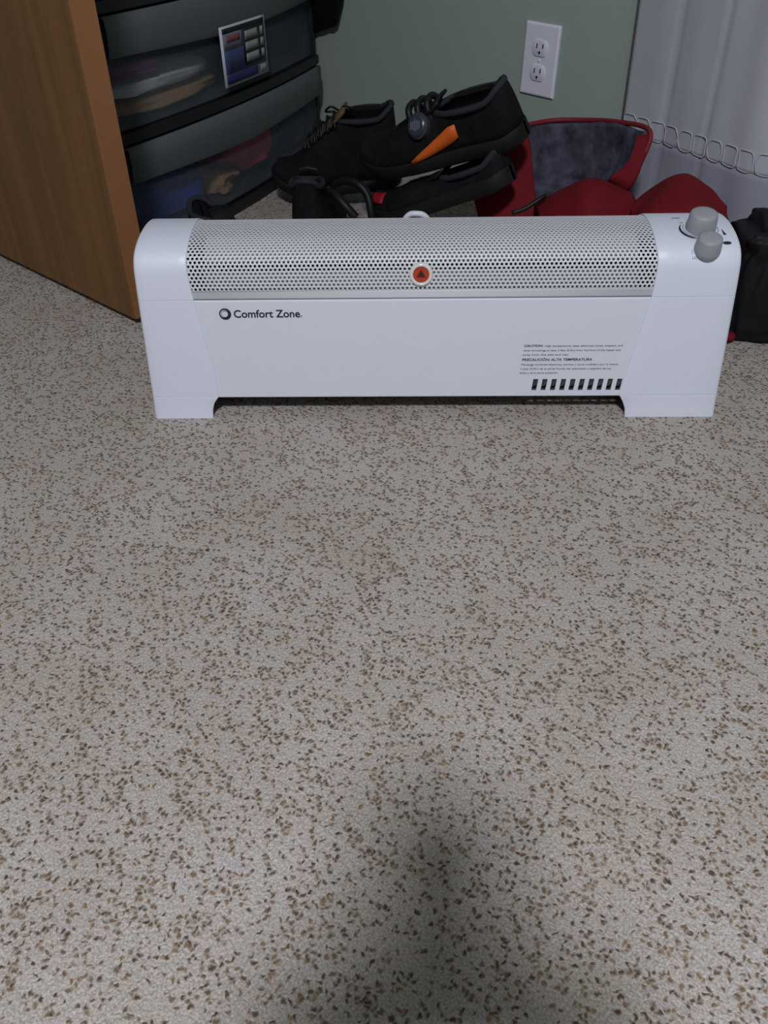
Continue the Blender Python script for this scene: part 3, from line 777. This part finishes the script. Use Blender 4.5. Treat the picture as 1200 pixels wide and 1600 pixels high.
# wide red border at the right and the bottom of the flap
bo = [[f_top[-1]+V((-.020, -.006, -.004)), f_top[-1]+V((.003, -.007, 0))],
      [f_mid[-1]+V((-.022, -.007, 0)), f_mid[-1]+V((.004, -.008, 0))],
      [f_bot[-1]+V((-.030, -.008, .012)), f_bot[-1]+V((.006, -.009, -.006))],
      [f_bot[-2]+V((-.006, -.010, .004)), f_bot[-2]+V((0, -.012, -.022))],
      [f_bot[-3]+V((0, -.010, .004)), f_bot[-3]+V((0, -.012, -.030))],
      [f_bot[1]+V((0, -.010, 0)), f_bot[1]+V((0, -.014, -.03))],
      [f_bot[0]+V((0, -.012, -.006)), f_bot[0]+V((.005, -.016, -.03))]]
bagpart('flap_border', bo, M['red'], 6, 0, 1, 0, .003, lin)
# left side wall of the bag
sp0 = [[at(812, 177, 1.60), at(824, 215, 1.57), at(832, 270, 1.54), at(838, 330, 1.51), at(842, 400, 1.47)],
       [at(780, 215, 1.61), at(785, 240, 1.58), at(790, 290, 1.54), at(795, 335, 1.52), at(798, 400, 1.48)],
       [at(737, 262, 1.62), at(738, 285, 1.59), at(743, 310, 1.56), at(750, 340, 1.54), at(752, 400, 1.50)]]
bagpart('side_panel', sp0, M['red'], 8, .004, 12, 5, .006)
# bottom and the slumped front of the bag
fr = [[at(835, 318, 1.55), at(880, 312, 1.56), at(930, 300, 1.54), at(970, 298, 1.50)],
      [at(838, 325, 1.48), at(880, 300, 1.46), at(925, 283, 1.45), at(984, 306, 1.43)],
      [at(845, 340, 1.42), at(885, 318, 1.40), at(930, 296, 1.39), at(990, 326, 1.40)],
      [at(850, 400, 1.38), at(890, 380, 1.36), at(935, 370, 1.35), at(992, 385, 1.38)],
      [at_floor(850, 420), at_floor(890, 424), at_floor(935, 428), at_floor(1000, 432)]]
bagpart('front_fold', fr, M['red'], 8, .005, 11, 9, .006)
# dark trim seam between the side wall and the front
q = catmull([at(800, 333, 1.44), at(820, 326, 1.44), at(842, 312, 1.445), at(852, 306, 1.45)], 6)
MB().tube([bag_inv @ p for p in q], .004, 8).build('seam_trim', M['blackl'], bag)
# red jacket heap, right of the bag
hd = [[at(980, 330, 1.42), at(1012, 308, 1.44), at(1050, 290, 1.43), at(1075, 288, 1.42), at(1105, 305, 1.39), at(1128, 330, 1.35)],
      [at(986, 336, 1.37), at(1012, 316, 1.37), at(1045, 300, 1.36), at(1075, 296, 1.35), at(1108, 318, 1.33), at(1134, 338, 1.31)],
      [at(1000, 360, 1.32), at(1015, 345, 1.31), at(1050, 340, 1.30), at(1085, 338, 1.29), at(1115, 350, 1.28), at(1140, 365, 1.27)],
      [at(1005, 420, 1.27), at(1020, 415, 1.26), at(1055, 412, 1.25), at(1090, 412, 1.24), at(1120, 420, 1.23), at(1146, 435, 1.22)],
      [at_floor(1010, 505), at_floor(1030, 505), at_floor(1065, 508), at_floor(1095, 510), at_floor(1125, 512), at_floor(1152, 516)]]
bk = [[q+V((0, .03, -.05)) for q in hd[0]]]
bk = [[V((q.x, q.y+.03, .002)) for q in hd[0]]]
jk = MB().grid(patch(bk+hd, 8, .005, 12, 4)).build('red_jacket', M['red'], solid=.005, offset=0)
tag(jk, 'red fabric heap peaking behind the heater control knobs', 'clothing')

# ------------------------------------------------------------------ black bag at the right edge
bb = MB()
c0 = V((.680, 1.236, 0)); rot = Matrix.Translation(c0) @ Matrix.Rotation(math.radians(-12), 4, 'Z')
bmx = bmesh.new(); bmesh.ops.create_icosphere(bmx, subdivisions=5, radius=1)
for q in bmx.verts:
    d = q.co.copy(); e = V([math.copysign(abs(d[i])**.36, d[i]) for i in range(3)])
    k = 1+noise.noise(d*2.2+V((4, 0, 0)))*.10+noise.noise(d*5)*.05
    taper = 1-.06*max(0, e.z)
    q.co = V((e.x*.150*k*taper, e.y*.075*k*taper, max(0, .080+e.z*.090*k)))
me_ = bpy.data.meshes.new('black_bag'); bmx.to_mesh(me_); bmx.free()
blk = link('black_bag', me_, M['blackbag'], mw=rot)
tag(blk, 'black nylon bag on the carpet at the right edge, beside the heater', 'bag')
b = MB().tube([rot.inverted() @ q for q in catmull([V((.60, 1.165, .172)), V((.585, 1.150, .13)), V((.60, 1.145, .08)), V((.66, 1.140, .06))], 8)], .006, 8)
b.build('strap', M['blackl'], blk)
rs = MB().tube(catmull([V((.50, 1.235, .006)), V((.515, 1.205, .012)), V((.532, 1.190, .012)), V((.54, 1.215, .008))], 8), .007, 8).build('red_strap', M['red'])
tag(rs, 'short piece of dark red strap on the carpet between heater and black bag', 'strap')

# ------------------------------------------------------------------ white curtain with looped lace band
path = catmull([rm(.205, -.022, 0), V((.548, 1.52, 0)), V((.600, 1.42, 0)), V((.665, 1.375, 0)), V((.735, 1.345, 0)), V((.80, 1.335, 0))], 24)
plen = [0]
for a_, c_ in zip(path, path[1:]): plen.append(plen[-1]+(c_-a_).length)
def cpt(i, z, off=0):
    t = (path[min(i+1, len(path)-1)]-path[max(i-1, 0)]).normalized(); n = V((-t.y, t.x, 0))
    if n.y > 0: n = -n
    s = plen[i]; fold = .0012*math.sin(s*40+.6*math.sin(z*5))+.0006*math.sin(s*85+1+z*3)
    for c in (.10, .20): fold -= .003*math.exp(-((s-c-.01*z)/.004)**2)
    return V((path[i].x, path[i].y, z))+n*(fold+off)
curt = empty('curtain', (path[0].x, path[0].y, 0)); tag(curt, 'white curtain with a band of looped lace hanging at the right wall', 'curtain')
ci = Matrix.Translation(curt.location).inverted()
zt_ = [.184+(2.1-.184)*(k/40)**1.6 for k in range(41)]
MB().grid([[ci @ cpt(i, z) for i in range(len(path))] for z in zt_]).build('cloth_panel', M['curtain'], curt, solid=.0012)
zh = [.045+(.1855-.045)*k/12 for k in range(13)]
MB().grid([[ci @ cpt(i, z) for i in range(len(path))] for z in zh]).build('sheer_hem', M['sheer'], curt, solid=.0008)
b = MB(); s = .012
def at_s(s_):
    i = min(range(len(plen)), key=lambda k: abs(plen[k]-s_)); return i
while s < plen[-1]-.02:
    i = at_s(s); j = at_s(s+.025)
    for z0, z1 in ((.186, .214),):
        mid = at_s(s+.0125)
        ring = [cpt(i, z0, .0014), cpt(at_s(s-.002), (z0+z1)/2, .0014), cpt(i, z1, .0014), cpt(mid, z1+.002, .0014), cpt(j, z1, .0014), cpt(at_s(s+.027), (z0+z1)/2, .0014), cpt(j, z0, .0014), cpt(mid, z0-.002, .0014), cpt(i, z0, .0014)]
        b.tube([ci @ q for q in catmull(ring, 4)], .0010, 6)
    s += .034
b.build('lace_loops', M['lace'], curt)

# ------------------------------------------------------------------ photographer crouching behind the phone (casts the soft shadow on the carpet)
def skinned(name, chains, m, parent=None, sub=1):
    vs, es, rs = [], [], []
    index = {}
    for ch in chains:
        prev = None
        for p, r in ch:
            key = tuple(round(c, 4) for c in p)
            if key not in index: index[key] = len(vs); vs.append(key); rs.append(r)
            k = index[key]
            if prev is not None and prev != k: es.append((prev, k))
            prev = k
    me_ = bpy.data.meshes.new(name); me_.from_pydata(vs, es, [])
    o = link(name, me_, None, parent, False)
    o.modifiers.new('skin', 'SKIN'); sk = me_.skin_vertices[0].data
    for i, r in enumerate(rs): sk[i].radius = (r, r); sk[i].use_root = (i == 0)
    k = o.modifiers.new('sub', 'SUBSURF'); k.levels = sub; k.render_levels = sub+1
    dg = bpy.context.evaluated_depsgraph_get(); m2 = bpy.data.meshes.new_from_object(o.evaluated_get(dg))
    o.modifiers.clear(); o.data = m2; m2.materials.clear(); m2.materials.append(m)
    for p in m2.polygons: p.use_smooth = True
    return o
SK = mat('skin', rgb(196, 148, 122), .55, .4); SH = mat('dark_shirt', rgb(52, 56, 70), .9, .1); TR = mat('dark_trousers', rgb(40, 42, 52), .9, .1)
HR = mat('brown_hair', rgb(62, 44, 32), .7, .3)
PH = CAMP-FW*.011-CU*.052
PT = Matrix(((CR.x, CU.x, -FW.x, PH.x), (CR.y, CU.y, -FW.y, PH.y), (CR.z, CU.z, -FW.z, PH.z), (0, 0, 0, 1)))
ph = MB().box((-.038, -.076, -.0045), (.038, .076, .0045)).build('smartphone', M['blackp'], smooth=False, bevel=.003); ph.matrix_world = PT
tag(ph, 'black smartphone held upright by the crouching person', 'phone')
ARM = {}
for sgn in (-1, 1):
    wr = CAMP+CR*(sgn*.085)-CU*.125-FW*.05
    ARM[sgn] = (V((sgn*.165, -.60, .70)), V((sgn*.21, -.38, .47)), wr)
HIP = {s_: V((s_*.095, -.76, .27)) for s_ in (-1, 1)}; KNEE = {s_: V((s_*.19, -.40, .45)) for s_ in (-1, 1)}; ANK = {s_: V((s_*.18, -.66, .085)) for s_ in (-1, 1)}
torso = [(V((0, -.78, .28)), .135), (V((0, -.76, .42)), .125), (V((0, -.71, .56)), .145), (V((0, -.64, .69)), .125)]
neck = [(V((0, -.585, .77)), .055), (V((0, -.55, .825)), .055)]
head = [(V((0, -.515, .875)), .078), (V((0, -.51, .94)), .095), (V((0, -.515, .985)), .072)]
jaw = [(V((0, -.515, .875)), .078), (V((0, -.455, .85)), .040)]
nose = [(V((0, -.51, .94)), .095), (V((0, -.412, .925)), .014), (V((0, -.400, .905)), .011)]
tp2 = lambda L_: [(tuple(p), r) for p, r in L_]
ch = [tp2(torso+neck+head), tp2(jaw), tp2(nose)]
for sgn in (-1, 1):
    sh, el, wr = ARM[sgn]
    ch.append(tp2([torso[-1], (sh, .052), (sh.lerp(el, .5), .046), (el, .040), (el.lerp(wr, .4), .038), (wr, .024)]))
    ch.append(tp2([torso[0], (HIP[sgn], .095), (HIP[sgn].lerp(KNEE[sgn], .5), .078), (KNEE[sgn], .060), (KNEE[sgn].lerp(ANK[sgn], .4), .056), (ANK[sgn], .034), (V((sgn*.185, -.60, .035)), .034), (V((sgn*.20, -.50, .028)), .028)]))
    palm = wr+CU*.045+FW*.022-CR*(sgn*.018)
    ch.append(tp2([(wr, .024), (palm, .024)]))
    for q in range(4):
        b0 = palm+CU*(.028-.018*q)-CR*(sgn*.004); L_ = (.9, 1, .94, .78)[q]
        ch.append(tp2([(palm, .024), (b0-FW*.004, .0095), (b0-CR*(sgn*.010*L_)-FW*.016*L_, .0088), (b0-CR*(sgn*.030*L_)-FW*.024*L_, .0075)]))
    ch.append(tp2([(palm, .024), (palm+CU*.010-CR*(sgn*.016)-FW*.030, .0105), (palm+CU*.040-CR*(sgn*.022)-FW*.032, .009)]))
    ch.append(tp2([head[1], (V((sgn*.098, -.525, .925)), .020), (V((sgn*.100, -.53, .945)), .016)]))
per = skinned('person', ch, SK)
tag(per, 'person in dark clothes crouching and holding up a black smartphone', 'person')
g = .014
skinned('shirt', [tp2([(p, r+g) for p, r in torso]+[(neck[0][0], .062)])]+[tp2([(torso[-1][0], torso[-1][1]+g), (ARM[s_][0], .066), (ARM[s_][0].lerp(ARM[s_][1], .5), .060), (ARM[s_][1], .054), (ARM[s_][1].lerp(ARM[s_][2], .4), .050), (ARM[s_][1].lerp(ARM[s_][2], .85), .038)]) for s_ in (-1, 1)], SH, per)
skinned('trousers', [tp2([(torso[1][0]+V((0, 0, -.03)), .142), (torso[0][0], .156)])]+[tp2([(torso[0][0], .156), (HIP[s_], .112), (HIP[s_].lerp(KNEE[s_], .5), .094), (KNEE[s_], .076), (KNEE[s_].lerp(ANK[s_], .4), .070), (KNEE[s_].lerp(ANK[s_], .9), .052)]) for s_ in (-1, 1)], TR, per)
hb_ = MB(); P = []
for i in range(17):
    a = math.pi*.66*i/16
    ring = []
    for t in range(32):
        th = t*math.pi/16; fr_ = max(0, math.sin(th))                # the face side stays open
        aa = a*(1-.42*fr_)
        ring.append(V((0, -.520, .940))+V((.110*math.sin(aa)*math.cos(th), .112*math.sin(aa)*math.sin(th), .108*math.cos(aa))))
    P.append(ring)
hb_.grid(P, close_v=True).build('hair', HR, per, solid=.006)
for s_ in (-1, 1):
    ey = MB().lathe([(0, .012), (.008, .010), (.012, 0), (.008, -.010), (0, -.012)], Matrix.Translation((s_*.032, -.432, .942)), 16).build('eye', M['outlet'], per)
    MB().lathe([(0, .0015), (.004, .001), (.0045, 0)], Matrix.Translation((s_*.032, -.4202, .941)) @ Euler((-math.pi/2, 0, 0)).to_matrix().to_4x4(), 14).build('pupil', M['dark'], ey)
MB().tube([V((-.022, -.420, .872)), V((0, -.412, .870)), V((.022, -.420, .872))], .0055, 8).build('mouth', mat('lips', rgb(160, 96, 88), .5), per)
